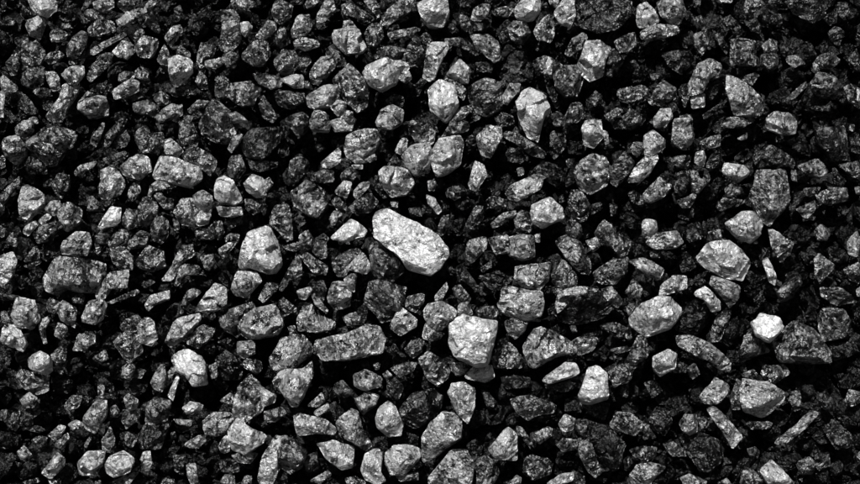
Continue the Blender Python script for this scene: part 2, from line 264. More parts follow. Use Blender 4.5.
# outlines of the lumps: a tile's corner (T x y), then tone (brightness as lit) and outline of each lump, a few only a lit or shaded face
DATA = '''
T 0 0
5 112,0 222,0 215,35 185,60 150,50 120,25
4 95,95 150,60 185,60 165,115 155,148 115,135
2 5,0 25,0 22,40 0,45
2 80,45 105,35 130,60 110,80 85,75
2 235,50 285,25 305,60 300,110 250,105 235,80
3 198,130 225,110 262,130 255,158 200,158
3 320,40 345,0 370,0 365,30 335,50
4 370,0 450,0 450,20 410,45 375,30
3 335,45 380,35 412,50 410,75 365,85 338,70
3 470,20 480,0 530,0 535,25 500,45
4 465,80 530,40 580,30 580,50 500,100 475,98
4 580,20 600,0 625,0 600,40 582,35
3 352,115 380,78 450,85 455,120 400,140 355,135
3 360,195 490,128 500,140 440,175 375,215 360,210
3 500,110 555,95 572,125 560,150 530,155 505,130
3 265,195 290,150 325,122 345,130 340,180 310,225 275,235
3 275,240 305,235 305,252 275,255
3 85,160 105,150 110,175 140,165 170,200 150,245 120,270 90,255
3 25,255 55,200 85,195 80,250 70,290 35,295
3 185,235 195,212 240,205 252,220 225,245 190,253
4 450,205 485,165 520,170 535,195 505,230 470,222
4 540,185 570,145 625,155 622,185 595,225 550,215
3 345,300 400,220 450,210 440,250 400,290 360,325
3 80,310 110,280 165,262 180,290 160,335 120,345 85,330
4 180,290 215,285 232,310 235,350 205,355 190,330
4 0,310 15,303 65,345 55,362 5,365
5 245,295 285,265 330,265 330,290 300,330 270,325
3 130,365 155,352 200,355 203,380 160,390
2 170,400 195,390 210,410 195,440 172,435
4 180,462 235,395 245,345 275,330 308,340 305,365 260,430 245,475 200,475
2 70,375 100,380 125,410 150,450 110,455 75,425
4 0,368 18,372 12,465 0,468
2 355,340 385,330 440,335 450,365 400,370 360,360
3 470,300 500,285 540,290 530,310 490,328 470,320
3 535,285 565,265 590,285 585,315 550,320
4 448,360 520,315 550,325 548,355 500,380 455,390
2 500,395 570,365 575,385 530,405
4 312,410 345,370 420,390 425,450 350,460 315,435
3 530,415 590,400 630,425 620,460 570,450 535,440
4 625,460 680,415 725,420 725,455 660,478 630,475
3 615,395 640,365 675,385 665,410 630,412
2 660,360 690,345 780,340 780,380 700,385
5 670,235 700,225 760,235 762,270 700,333 685,325 678,280
3 705,200 725,182 758,210 755,232 710,225
4 625,235 655,178 670,205 675,250 640,252
4 658,145 690,105 720,100 727,125 690,150 670,175
2 580,60 600,45 625,80 640,125 625,130 585,100
3 785,245 800,170 840,165 860,190 840,240 800,265
4 820,245 860,235 880,250 860,268 825,268
3 778,320 800,285 825,310 830,350 800,355
3 748,440 790,400 835,405 800,430 760,450
2 755,80 830,20 845,15 840,35 780,80
2 765,110 785,90 800,110 790,140 770,135
2 695,35 720,20 730,45 715,70 698,60
3 730,478 750,462 770,465 760,484 735,490
2 0,80 60,80 50,100 0,98
2 640,255 675,260 680,295 645,290
2 45,470 75,460 80,484 50,490
3 100,484 130,465 145,470 150,490 110,495
3 470,484 490,470 510,480 495,490
T 215 0
4 65,0 150,0 150,25 120,30 70,22
2 70,35 130,30 150,60 100,75
3 20,40 75,38 95,80 100,150 70,192 25,195 12,160 30,110
4 100,90 130,88 148,105 120,145 105,130
3 228,50 235,5 265,0 305,20 300,55 260,88 235,70
2 300,0 345,0 350,15 310,20
4 360,15 370,0 415,0 395,25 365,30
4 403,70 440,0 470,0 478,30 430,80 410,85
4 165,140 210,78 240,90 240,110 195,155 170,158
4 305,120 330,65 375,62 385,100 350,145 310,145
3 230,165 255,110 275,105 295,165 260,190
4 315,165 345,150 405,160 415,180 360,198 320,185
3 505,20 540,10 590,40 635,70 620,85 560,65 515,50
3 595,0 640,0 655,25 655,60 635,65 615,30
3 665,85 690,40 740,0 800,0 790,30 740,65 680,95
2 700,92 770,65 772,80 710,102
3 690,130 800,108 818,118 760,145 700,155
5 812,0 925,0 928,40 905,85 850,88 825,60
4 470,140 480,120 510,115 515,85 540,80 570,120 600,185 580,200 520,205 475,165
3 600,130 630,90 665,100 670,140 640,175 610,170
3 820,140 850,130 870,160 860,195 835,175
3 755,230 790,155 815,165 840,220 825,255 780,255
3 650,195 700,183 760,195 755,235 690,240 655,225
2 590,240 630,195 660,205 650,240 610,260
5 597,290 610,260 680,235 720,250 735,290 720,325 660,358 620,335
5 700,240 760,245 775,265 760,285 720,280
4 730,290 775,285 785,310 760,330 735,315
4 380,285 420,230 465,225 475,260 440,300 410,330 385,325
2 440,200 475,175 520,240 520,260 480,265 450,230
3 470,310 535,255 608,325 600,400 560,430 530,400 490,350
3 550,430 600,410 595,435 570,447
3 105,215 165,165 205,165 215,215 190,255 150,255 110,230
4 0,240 30,225 35,250 10,268 -10,262
3 30,220 85,198 95,225 75,265 40,265
3 237,240 270,200 320,205 330,250 300,290 260,285 240,260
2 325,220 370,215 385,245 350,285 325,270
3 150,295 180,290 260,310 265,340 220,355 175,330
5 262,315 320,298 350,300 350,345 310,345
3 345,320 375,325 390,355 360,350
3 0,310 35,302 58,330 45,380 0,382
3 45,380 70,335 140,325 165,360 150,415 100,420
3 175,420 190,380 225,430 245,465 225,484 190,465
3 242,380 270,363 350,370 355,400 300,425 250,410
4 368,385 430,345 475,338 490,370 470,410 400,428 372,415
5 465,430 490,400 522,410 520,450 490,462
4 500,465 525,440 550,450 545,480 500,490
5 645,484 670,430 710,420 750,440 745,484 700,510 650,500
2 685,400 720,375 755,390 750,425 695,420
4 380,484 400,440 440,450 460,490 450,520 385,515
4 455,484 500,475 550,484 545,520 480,525
3 280,478 340,450 370,465 365,510 330,545 300,500
3 -70,495 -62,480 -8,402 20,415 70,460 80,490 70,520 45,560 0,560 -50,530
4 55,458 85,447 110,465 130,484 70,487
2 800,340 830,310 845,330 815,365
T 430 0
5 -10,185 10,172 62,172 70,190 45,240 20,300 0,318 -28,300 -15,240
3 60,155 115,150 120,175 100,182 65,175
2 115,150 150,160 195,215 170,220 120,185
3 118,55 150,70 162,100 145,122 125,110
2 65,85 100,80 110,115 80,130
4 165,75 175,35 210,15 240,20 230,60 200,80
2 165,90 230,75 235,100 215,128 180,120
3 245,40 300,25 335,35 310,65 265,62
5 338,40 365,0 435,0 440,30 410,65 380,70 345,60
3 475,0 515,0 505,25 485,22
5 500,45 530,0 575,0 580,60 560,100 525,90 505,65
4 418,125 435,85 490,50 495,130 480,155 430,145
3 310,110 335,88 385,95 400,130 360,165 325,150
2 275,140 310,110 320,150 285,170
4 165,140 230,138 270,165 278,225 250,237 205,195 175,160
1 280,240 310,185 360,195 410,260 405,320 300,320 270,280 @335,215
3 540,210 570,155 610,130 630,145 610,190 560,220
5 598,250 625,170 670,163 720,180 700,230 690,290 640,310 605,280
2 695,200 735,195 775,245 745,290 700,300
3 500,300 540,265 600,262 612,310 590,370 545,375 505,345
3 415,240 460,225 490,235 530,260 480,300 455,285 425,270
5 455,285 475,225 490,245 485,295
2 460,320 480,320 520,415 505,430 475,375
5 70,295 120,235 162,280 150,330 120,325
3 55,310 85,300 145,360 130,395 105,370
5 -5,365 40,320 90,345 108,410 60,472 20,445 0,430
3 155,350 225,308 280,330 285,410 220,445 180,430 160,390
2 280,325 310,320 315,350 290,350
4 290,385 320,335 360,335 355,365 310,415 295,410
5 348,410 365,370 400,355 450,375 475,430 455,445 440,500 430,550 390,530 360,470
4 85,484 115,435 160,420 165,440 130,470 95,495
2 165,450 195,440 205,470 180,484
2 260,470 290,450 330,465 340,500 280,505
3 540,470 565,415 600,408 620,445 590,484 550,482
2 635,395 660,365 690,385 665,425 640,415
2 485,460 510,445 535,465 530,500 485,515
2 590,85 615,0 810,0 800,60 750,115 680,130 610,105
5 828,85 835,20 870,10 900,40 915,75 880,98 840,98
3 740,165 780,140 820,130 825,170 790,200 760,200
4 840,130 860,115 880,150 855,155
3 800,245 820,240 840,270 825,280
3 750,360 810,345 825,395 790,400 755,385
3 810,350 860,340 880,380 850,400 820,395
3 700,460 750,430 770,440 740,470 720,484
3 770,470 800,435 830,445 850,455 840,484 790,500
2 185,250 250,250 245,290 190,285
2 630,475 690,478 680,495 640,492
T 645 0
4 -10,115 60,98 125,102 137,120 90,138 20,152 -12,145
4 55,10 75,0 150,0 165,40 130,80 95,75 65,45
3 190,0 225,0 220,20 200,28
4 300,0 350,0 345,10 310,10
3 400,25 410,0 470,0 450,35 405,45
2 495,0 550,0 540,15 500,12
2 570,5 700,0 725,60 670,90 600,50
2 775,10 815,10 820,50 790,70 772,45
2 400,80 440,68 465,100 460,130 425,120
3 190,75 225,62 240,100 240,115 210,110
3 195,140 245,120 252,170 230,212 200,185
2 270,115 300,140 335,185 325,215 295,175
2 310,75 345,60 360,85 335,110
2 350,115 380,100 392,130 370,150
2 475,60 545,55 550,90 500,105
3 350,160 385,153 445,165 445,255 350,252 348,200
4 475,180 500,155 530,165 525,210 480,210
3 465,225 500,205 530,225 528,265 495,285 468,260
3 570,225 610,220 640,250 600,265 570,245
3 678,250 700,225 745,205 785,235 750,265 700,265 685,275
2 735,130 765,105 800,130 780,180 745,160
3 665,330 700,290 740,290 790,345 760,380 700,370 670,350
3 575,385 640,325 650,340 600,390 560,400
4 180,330 215,260 260,235 302,255 300,300 260,310 235,360 185,375
4 185,390 240,375 238,420 190,428
2 240,370 300,305 310,340 270,395 250,400
4 332,300 360,305 430,355 480,405 470,440 420,450 360,440 335,370
2 380,310 440,290 460,300 430,340
2 70,210 180,200 195,240 150,295 95,260
3 20,400 50,345 75,320 120,350 125,380 70,410 30,405
2 15,285 80,310 70,320 30,320
4 35,475 65,435 100,432 110,460 80,500 40,500
3 135,470 170,455 190,475 180,500 140,505
2 230,460 290,420 330,400 300,440 240,475
3 335,470 420,465 440,475 390,505 310,500
4 490,470 520,448 580,455 605,484 600,520 560,525 490,505
2 660,425 740,420 740,445 680,440
3 800,345 830,335 845,370 850,410 815,405
4 850,350 875,360 875,410 850,400
2 150,345 180,340 185,390 160,430 150,400
2 815,235 850,195 860,240 850,280
2 540,180 575,190 570,220 545,215
T 0 121
4 62,25 90,0 130,0 128,35 100,58 65,50
3 110,90 185,10 290,45 260,80 215,160 180,165 140,130
3 268,100 280,60 308,55 290,100 275,108
4 8,90 25,68 65,55 98,95 95,120 55,160 30,145
3 0,140 20,140 18,180 0,190
4 357,80 405,10 418,10 400,60 380,100
3 403,80 470,0 500,0 480,30 430,95 408,95
2 430,90 490,25 515,70 500,100 450,110
3 407,150 490,122 512,125 490,150 450,175 415,160
3 538,80 550,35 580,20 605,60 600,115 570,120
3 590,110 610,50 650,45 655,90 630,130 600,125
4 650,80 680,68 730,115 700,140 665,130
3 715,70 715,0 760,0 790,60 780,100 735,105
3 725,135 770,100 830,130 860,155 835,210 800,180 740,150
2 90,150 140,145 180,185 180,210 110,210
4 297,200 325,175 385,160 370,180 330,200 302,215
3 207,250 235,212 275,220 270,270 240,300 215,280
4 400,200 430,187 465,200 492,240 470,280 430,305 398,300
4 475,185 545,135 590,150 600,195 550,228 490,210
5 615,220 640,140 700,150 790,185 798,220 750,255 690,240
4 600,260 640,228 690,240 690,265 610,275
3 510,300 520,255 550,245 560,280 530,318
5 70,300 78,270 105,258 165,290 165,320 100,380 80,370
3 0,290 70,225 75,240 30,310 0,345
4 180,355 200,320 235,320 240,340 215,378
4 235,340 270,325 320,350 315,385 260,430 235,380
3 345,310 365,300 400,330 415,355 350,358
3 130,450 165,410 215,398 222,430 190,470 140,478
5 90,445 100,420 140,398 145,415 110,455
4 150,400 185,370 205,380 170,415
5 390,420 440,345 480,350 475,400 460,415 400,425
3 390,425 440,420 440,445 395,440
4 485,395 510,350 545,355 540,415 510,430 488,410
3 545,365 570,310 600,300 630,340 620,380 570,410 548,395
4 590,300 600,260 620,270 600,300
3 615,300 635,278 665,310 690,310 690,350 655,350
4 697,360 730,315 770,310 800,350 770,415 720,405
4 770,300 810,280 845,300 840,355 800,350 780,330
4 775,400 800,360 840,370 830,405 790,415
3 603,410 640,380 668,400 668,450 640,484 605,470
4 250,484 300,445 350,450 358,484 340,530 240,525
3 375,470 400,440 430,450 425,490 380,490
3 430,484 480,435 510,440 500,480 450,510
3 510,484 560,440 595,450 580,495 530,505
3 780,440 830,430 860,400 870,440 850,470 790,470
3 0,420 20,430 15,460 0,465
2 190,235 205,230 205,260 180,255
3 690,390 715,400 715,430 695,435
3 20,480 50,445 70,470 60,500
2 225,380 270,400 270,440 230,430
2 300,400 325,390 320,430 290,450
2 620,10 690,0 700,25 640,35
T 215 121
2 105,75 150,35 265,25 270,60 215,130 190,150 130,140 110,110
3 50,105 75,60 110,50 100,80 65,125
2 130,150 200,160 245,165 245,185 180,202 145,190
3 50,195 65,145 100,138 120,190 90,225 60,220
3 295,200 305,160 340,140 372,165 360,200 320,235 300,220
4 425,165 490,110 500,125 500,160 460,185 430,180
3 380,215 430,195 470,200 470,235 430,243 385,235
4 520,110 530,55 590,35 640,35 655,60 635,100 600,145 560,150 525,130
2 600,145 655,75 665,90 650,140 625,155
4 595,150 640,130 645,150 620,162
4 720,120 745,70 770,70 765,110 740,130
5 752,140 790,100 850,85 860,110 855,190 800,208 765,175
3 780,30 785,0 855,0 860,50 845,85 800,75
2 690,175 720,130 745,180 710,190
4 660,205 680,180 770,195 790,240 760,280 700,290 670,250
2 640,225 660,215 700,300 670,305 640,270
3 500,215 540,180 570,205 545,235 510,240
4 480,280 515,240 545,245 525,300 490,290
4 545,175 590,175 590,190 555,188
4 555,280 580,250 620,242 610,270 570,310 556,300
3 532,350 570,310 620,288 650,320 620,360 560,365
3 307,285 370,238 445,290 440,330 410,378 370,365 315,330
5 0,240 30,220 70,240 100,305 75,325 20,320 0,300
5 115,250 150,215 190,230 200,290 160,300 125,275
4 175,250 215,225 230,250 200,285
3 120,310 180,315 190,350 150,368 125,350
4 5,340 50,345 100,345 105,370 60,380 20,375
2 40,380 110,375 105,410 60,430
3 220,385 240,345 290,335 300,385 305,460 280,468 250,430 225,410
3 0,405 25,400 35,440 20,470 0,470
5 115,484 140,435 200,415 215,425 245,484 262,560 235,590 200,594 130,570 90,575
3 35,470 60,450 95,455 90,484 50,500
3 335,460 370,435 400,484 380,500 340,490
3 465,320 490,303 525,340 520,365 490,360
4 458,390 475,360 505,370 480,410 465,412
5 465,465 545,390 605,435 590,455 520,475
2 330,380 355,370 360,410 340,420
3 700,325 730,320 730,345 710,345
2 775,350 820,345 825,380 785,385
3 800,230 812,225 815,245 803,245
2 400,85 425,95 440,110 415,125
2 400,470 435,450 455,470 440,490
3 850,240 875,235 880,265 855,275
5 845,295 880,310 905,355 890,370 850,325
T 430 121
5 10,120 40,70 115,58 130,85 115,165 70,200 25,210 10,170
3 45,65 70,30 85,0 150,0 155,30 120,45 60,55
4 0,20 20,40 15,80 -5,95
2 145,75 170,52 190,70 180,95 150,98
4 190,65 230,20 280,25 285,60 245,140 210,130 195,95
3 290,55 310,42 350,50 420,95 463,125 450,142 400,130 340,85
3 330,40 345,20 355,40 345,50
2 270,0 320,0 310,20 285,20
2 305,130 320,105 360,120 385,150 360,170 315,155
3 345,190 375,185 375,210 355,218
5 155,250 180,160 215,175 225,215 185,275 165,270
2 420,195 450,162 500,175 525,210 520,270 470,240 440,215
5 307,285 330,255 430,210 452,220 440,265 350,312 320,305
3 225,320 250,300 305,315 300,345 240,345
2 60,260 120,250 150,285 100,315 70,300
3 145,410 180,345 210,340 212,385 180,430 150,425
4 245,410 290,370 340,360 340,375 280,415 250,425
3 338,385 365,358 395,370 410,400 400,440 345,440
5 405,370 415,335 480,310 525,345 528,385 450,418 415,400
2 515,305 530,295 540,320 520,330
5 610,30 625,0 685,0 690,60 655,100 620,90
4 690,35 712,45 715,85 700,90
2 485,50 500,40 540,60 545,100 500,150 480,120
4 580,200 590,175 650,130 700,150 720,185 705,240 640,275 600,255
3 725,185 780,125 815,165 800,200 745,255 725,240
3 545,155 580,150 580,190 550,180
4 795,235 825,180 865,140 905,132 910,150 880,200 840,235
3 805,110 815,85 850,85 870,100 850,125 815,130
2 725,0 830,0 840,25 800,35 740,30
3 490,0 545,0 535,20 500,18
3 555,340 570,275 595,272 640,330 625,385 590,395 560,375
2 630,340 685,325 690,350 645,375
2 795,290 815,275 860,310 850,345 810,325
3 30,440 45,385 75,375 60,440 45,455
3 0,270 15,230 25,250 15,280
3 505,484 545,455 600,484 640,560 640,600 605,600 570,575
3 545,440 560,390 605,420 605,465 575,470
3 665,450 700,390 730,420 750,450 800,475 790,520 760,535 720,500 680,480
4 625,480 665,465 680,500 650,520
4 235,470 310,455 315,520 260,525
4 310,470 350,455 415,462 415,535 370,548 315,530
4 150,480 225,462 222,500 165,560 145,540
3 420,455 440,450 440,484 425,484
4 850,400 870,392 905,400 908,440 870,475 850,460
2 720,330 750,335 750,375 725,380
T 645 121
4 120,-8 185,-8 192,60 180,105 150,105 108,80
2 20,0 90,0 90,40 60,40
4 0,60 35,35 80,75 80,100 30,135 0,130
3 215,85 270,60 303,55 300,95 250,110
3 300,10 410,-5 400,20 340,25
4 370,70 410,45 408,70 385,75
2 570,80 600,65 605,90 580,95
2 690,30 800,25 810,150 760,155 700,95
3 820,15 840,15 838,40 820,35
2 440,150 465,100 500,100 580,140 600,175 480,190 450,180
5 200,160 205,125 235,120 245,140 235,175 210,170
3 100,150 150,138 185,140 165,185 130,180
2 240,180 280,120 310,135 300,180 260,200
5 315,200 325,165 400,180 415,200 370,235 335,215
3 615,180 690,150 730,200 700,225 650,210
3 585,200 605,195 610,240 590,235
4 0,285 60,225 105,260 70,300 20,318 0,305
2 118,250 130,190 190,200 190,270 150,295 125,280
4 185,200 210,205 220,235 255,210 260,230 215,285 190,280
3 130,315 160,310 190,290 205,300 180,340 150,340
3 320,270 350,250 395,270 390,290 330,295
3 290,340 320,300 400,320 370,335 300,355
3 450,200 570,195 580,300 550,340 500,400 460,380 425,300 445,250
2 590,340 600,290 640,280 620,340 600,360
3 635,270 700,265 690,285 650,300
3 690,290 740,270 810,270 810,310 740,330 700,315
2 750,190 765,190 785,250 760,250
3 610,350 680,320 680,355 650,385 625,370
5 325,410 390,365 435,362 470,400 460,440 420,470 370,450
4 255,445 300,432 305,460 285,484 270,480
4 280,484 300,470 345,484 300,495
3 500,440 520,433 560,470 595,484 580,520 545,560 510,500
3 680,440 710,410 735,450 730,470 690,470
4 808,484 850,440 865,484 850,540 815,530
4 10,484 50,450 130,440 150,484 120,505 40,510
3 165,460 215,450 225,470 190,480
2 780,175 860,160 860,230 820,220
3 840,265 865,262 865,290 845,290
2 820,60 860,50 860,130 830,120
T 0 242
5 -5,60 45,42 62,75 45,130 0,175 -10,150
3 95,75 130,20 150,30 155,60 120,70
3 93,95 150,62 162,80 120,105
4 165,150 220,58 290,65 405,80 405,110 370,180 300,180 240,165 200,190 175,180
3 310,0 360,0 355,25 320,28
3 375,0 410,0 412,50 390,50
3 440,40 500,30 530,60 525,105 480,105 450,80
3 430,0 480,0 500,25 440,35
3 490,0 560,0 530,25 505,20
3 545,75 590,15 650,40 655,85 600,105 555,95
4 650,145 690,90 720,20 765,15 770,50 720,80 685,150
4 380,205 435,125 510,115 500,180 420,185 415,220 390,225
3 693,165 725,90 790,95 810,130 740,130 705,175
3 797,60 850,50 860,80 830,118
2 555,165 600,150 620,160 580,185
3 430,240 540,190 552,200 530,215 440,245
4 580,250 600,215 670,195 675,225 620,245 590,272
3 720,280 740,200 775,185 800,200 750,240 725,285
5 780,272 855,168 900,182 900,245 860,268
4 45,290 70,228 130,235 150,300 120,340 60,330
3 180,260 200,225 235,240 220,285 190,275
4 220,270 250,235 300,265 290,335 235,305
3 285,205 335,210 330,245 290,240
4 330,295 355,240 400,228 418,250 405,300 380,325 335,315
5 0,370 20,325 70,345 100,400 80,430 10,400
4 155,320 190,300 195,320 178,350 185,400 170,405
4 215,370 230,320 268,345 240,385
3 480,340 500,310 550,290 560,310 540,350 500,360
5 548,340 580,298 610,320 625,380 600,410 560,400
4 450,400 490,370 550,375 560,430 510,475 480,445
5 662,400 700,310 790,290 795,305 730,380 680,415
3 750,400 780,350 810,335 855,350 830,390 790,420
2 790,420 840,395 860,420 850,450
4 290,430 310,370 375,370 375,400 340,430
5 110,470 150,435 195,455 200,500 170,520 120,500
3 205,450 240,420 262,430 260,484 240,520 215,510
5 685,465 740,430 800,460 815,484 820,560 770,570 740,530 700,510
4 370,465 420,430 430,465 400,484
2 0,205 70,215 70,230 10,235
2 60,150 95,130 115,150 90,180
3 0,280 20,275 35,310 10,320
T 215 242
4 10,30 60,0 85,0 70,20 30,65
3 270,20 330,0 370,0 320,35
3 375,0 440,0 445,55 420,60 390,35
3 345,60 365,40 445,95 440,125 390,120
3 255,180 320,60 318,45 340,60 345,125 300,150 265,190
3 470,85 500,50 560,25 580,40 545,80 520,130 490,135
5 530,100 590,40 620,95 600,118 560,108
3 615,20 640,0 680,20 750,100 700,145 670,150 630,110
5 65,185 90,120 160,120 178,150 120,215 75,205
3 175,225 205,165 250,165 245,190 195,240
3 255,245 270,220 325,265 280,290 260,280
5 325,195 375,180 385,190 360,225 335,220
2 385,165 430,155 445,190 430,240 400,210
4 450,220 470,160 520,165 540,200 535,250 480,265 455,240
4 515,150 545,128 565,130 555,195 530,180
4 385,215 400,208 450,270 445,285 400,250
4 330,310 360,245 385,250 400,290 475,320 460,345 410,355 335,350
3 510,300 560,280 600,290 595,320 530,328
3 600,240 620,165 655,155 760,185 750,220 710,300 660,310 640,280
3 750,225 835,205 830,240 800,275 765,260
5 700,340 740,260 805,310 800,335 740,370
3 15,310 60,270 140,245 150,265 90,300 95,340 90,375 30,340
4 95,305 160,268 230,255 265,315 240,360 120,375 95,345
3 290,340 320,335 325,365 300,372
4 90,400 155,395 158,440 110,460 90,440
4 218,470 270,385 340,370 380,415 370,440 300,492 230,495
4 405,395 530,365 600,335 650,340 680,380 665,440 530,465 430,470 408,440
3 690,440 715,405 735,430 720,452
3 760,430 790,390 835,390 825,440 790,460
2 10,400 60,380 80,395 60,430
2 0,470 40,440 90,470 105,500 95,550 20,550
3 110,484 130,465 180,478 185,500 165,525 120,505
4 830,380 840,325 860,330 880,360 870,390
3 860,350 915,365 900,385 870,395
4 815,470 850,440 870,450 870,500 840,520
4 838,275 855,250 910,240 960,270 945,310 890,345 860,330 840,300
T 430 242
6 75,330 130,290 200,315 265,320 262,350 225,480 180,484 100,450 78,400
4 115,250 150,240 170,285 130,300 110,285
3 185,265 260,255 270,285 235,310 200,300
4 20,215 65,162 72,185 45,235 22,235
3 90,180 120,170 160,220 150,245 100,215
3 105,100 130,90 195,180 175,185 115,140
3 200,105 245,75 245,100 210,120
2 195,140 270,115 330,150 280,190 240,185
4 345,145 350,100 480,85 485,130 440,180 370,170
4 280,250 300,180 440,200 450,240 435,300 350,295 290,270
3 490,120 500,75 540,80 590,140 580,185 520,190 495,160
3 655,120 750,60 790,65 785,115 740,160 680,155
1 505,290 520,225 590,185 640,185 720,215 740,255 700,300 600,330 530,320 @575,208
4 500,185 520,190 535,230 510,235
3 690,190 730,180 770,230 750,260 700,220
4 800,75 860,65 940,110 910,150 870,130
4 785,200 815,145 850,185 840,220 800,220
3 785,270 805,235 825,245 800,295
5 808,300 850,250 910,222 960,225 1005,270 960,335 870,365 815,330
4 303,320 340,305 390,315 380,350 340,385 310,350
4 380,420 420,355 450,345 560,395 570,425 500,440 420,484 395,480
3 250,460 320,405 365,460 365,500 260,500
4 570,400 600,380 670,385 650,430 600,450 575,430
3 680,335 740,320 800,350 805,378 740,375
3 720,430 790,415 800,430 750,445
3 715,460 750,455 735,475
3 780,484 830,380 860,375 875,430 850,484 790,500
2 470,270 500,260 500,290 475,290
2 560,335 580,330 590,360 570,365
2 0,440 60,475 60,490 0,484
T 645 242
5 215,65 265,0 340,-5 395,35 425,80 400,145 330,135 250,95
5 470,75 490,62 525,130 520,168 495,150
3 530,200 560,165 610,140 625,165 590,215 545,235
3 680,70 700,45 730,75 760,95 700,160 685,130
3 800,110 860,80 870,120 860,160 820,140
4 60,210 70,170 120,130 165,140 165,180 100,200
2 190,165 205,135 245,155 235,185
4 265,170 275,138 380,175 375,220 340,258 300,210
5 195,205 245,180 300,235 300,265 265,272 235,225
3 20,35 65,35 60,60 25,60
2 140,80 190,60 195,110 150,120
1 110,310 200,235 260,270 250,330 190,380 130,350
3 265,350 290,300 330,265 345,280 300,390 270,390
1 330,330 370,300 380,360 340,420 310,380
2 435,230 470,195 480,230 450,265
6 430,325 470,290 530,305 552,340 500,395 450,370
3 710,185 780,183 830,220 845,240 760,248 710,215
3 705,340 715,270 790,268 820,320 800,370 720,385
3 380,430 400,380 440,370 500,430 440,450 385,480
3 520,400 600,320 680,350 745,440 740,475 620,475 540,470
1 740,410 840,400 855,440 760,475
4 130,375 200,380 270,415 340,475 300,490 200,450 140,415
5 35,460 90,430 125,450 120,500 60,530 35,500
2 20,400 50,410 40,440 10,440
4 845,190 865,180 865,215 850,215
T 0 363
3 62,50 90,28 185,65 185,105 140,120 80,90
3 385,0 440,0 425,12
4 485,50 490,15 520,0 535,20 515,65
2 530,15 580,30 565,60 530,55
4 600,75 640,10 655,10 660,50 645,110 610,95
3 655,60 690,10 700,30 665,100
5 670,130 705,50 715,60 690,150
4 80,145 115,118 145,140 130,175 90,170
2 130,160 155,145 160,200 130,220
4 390,95 405,83 418,100 410,138 393,130
3 435,110 455,90 455,120 440,130
4 497,140 515,122 550,150 540,180 505,185
3 255,170 285,130 325,135 310,175 265,190
2 330,140 350,130 375,150 350,170
4 328,245 350,190 380,155 420,150 418,210 375,278 345,265
3 435,180 460,168 475,190 470,215 440,215
3 487,235 490,190 540,190 545,230 500,262
3 30,250 50,200 75,195 80,235 60,270
2 70,200 120,180 130,240 90,270
2 85,260 150,250 180,270 150,280
4 270,245 300,228 340,240 320,265 290,268
3 120,310 155,290 185,300 175,330
5 190,290 235,250 258,255 255,270 215,310
4 215,325 265,280 275,300 240,340
4 65,360 90,333 125,365 100,390 75,380
3 410,350 405,310 440,255 455,300 450,355
3 335,330 355,295 365,300 345,340
4 315,440 310,400 350,355 415,355 400,400 350,445
5 418,410 440,375 490,355 530,385 510,430 450,450 425,435
3 440,480 500,450 550,415 555,430 515,480
4 562,390 570,360 600,355 605,400 590,430 575,425
3 500,290 510,278 545,300 525,335 505,325
3 580,230 590,165 620,138 680,155 660,220 600,240
2 545,300 590,235 680,235 640,340 560,340
5 730,180 760,155 808,165 800,185 745,200
4 693,225 765,230 760,252 710,242
4 735,325 795,290 820,310 790,340 750,335
4 808,235 850,200 920,200 925,220 900,270 860,280 820,275
4 745,405 780,405 790,470 760,480 750,450
4 165,440 225,360 255,385 250,410 200,460
3 185,460 240,465 240,484 200,484
3 85,475 150,460 155,475 110,484
3 640,484 660,460 690,470 700,484
2 690,370 740,380 730,450 700,430
3 0,190 25,185 20,220 0,225
3 835,10 865,0 865,50 840,60
2 20,370 50,360 45,410 20,410
3 60,395 85,400 75,420
2 680,280 700,275 705,300 685,305
3 375,475 400,468 410,484 380,490
T 215 363
4 75,190 95,100 130,50 175,85 185,180 120,225 85,215
4 175,90 240,130 235,155 190,175
5 232,80 260,35 345,30 380,0 385,50 350,120 325,165 300,165 270,115
4 20,150 60,120 80,150 60,165
3 192,195 260,178 280,195 240,230 200,230
5 52,270 90,228 140,260 195,290 180,320 120,360 70,345 60,300
4 65,370 100,360 170,360 140,400 90,395
5 12,330 40,290 65,310 55,350 30,362
2 15,400 50,380 100,400 90,435 30,440
3 15,484 40,445 75,450 80,490
4 105,484 120,450 145,455 145,490
5 172,460 190,380 240,290 260,300 245,370 245,430 220,484 180,484
3 245,300 290,300 360,345 340,400 290,430 250,400
2 350,380 400,360 415,420 370,440
4 370,170 425,120 440,150 410,175
5 395,195 450,160 458,185 410,212
5 318,215 340,205 430,225 480,260 470,280 400,275 330,285
5 410,325 480,315 550,340 545,410 500,420 440,375
4 485,235 540,190 570,200 590,270 620,320 600,345 550,310 500,290
4 560,150 600,118 650,130 640,165 590,200
5 645,220 660,175 690,155 720,180 745,240 740,280 690,285 650,255
3 475,90 510,70 555,120 520,138 480,115
4 555,50 600,28 665,60 660,90 600,108 560,90
3 690,65 720,60 750,90 730,140 690,130
4 670,45 690,30 710,50 685,65
3 700,20 760,0 805,0 790,30 740,55
2 738,190 790,125 870,108 905,140 900,180 865,230 800,260 755,235
5 683,355 720,328 820,345 805,380 750,435 700,435 685,400
5 585,430 600,370 650,340 665,370 660,430 680,465 640,478 600,460
3 725,455 810,435 810,465 740,470
4 380,470 450,430 465,445 420,480
3 520,460 560,455 600,475 590,490 530,484
3 630,0 660,0 655,25 640,25
2 590,220 610,215 620,240 600,240
3 820,0 940,0 930,50 890,90 850,60
2 360,50 385,50 390,90 365,100
2 260,440 285,435 290,484 255,480
T 430 363
5 75,120 90,88 140,85 178,110 175,170 150,237 110,195
4 82,0 150,0 165,30 110,50 88,30
5 140,55 180,10 245,12 255,50 220,72
4 0,250 60,195 118,225 118,290 60,330 10,375 -25,385 -28,300
4 0,460 90,350 140,350 168,400 160,470 150,500 0,500
3 190,490 190,390 230,370 275,430 240,490
5 238,345 310,255 345,290 345,380 260,375
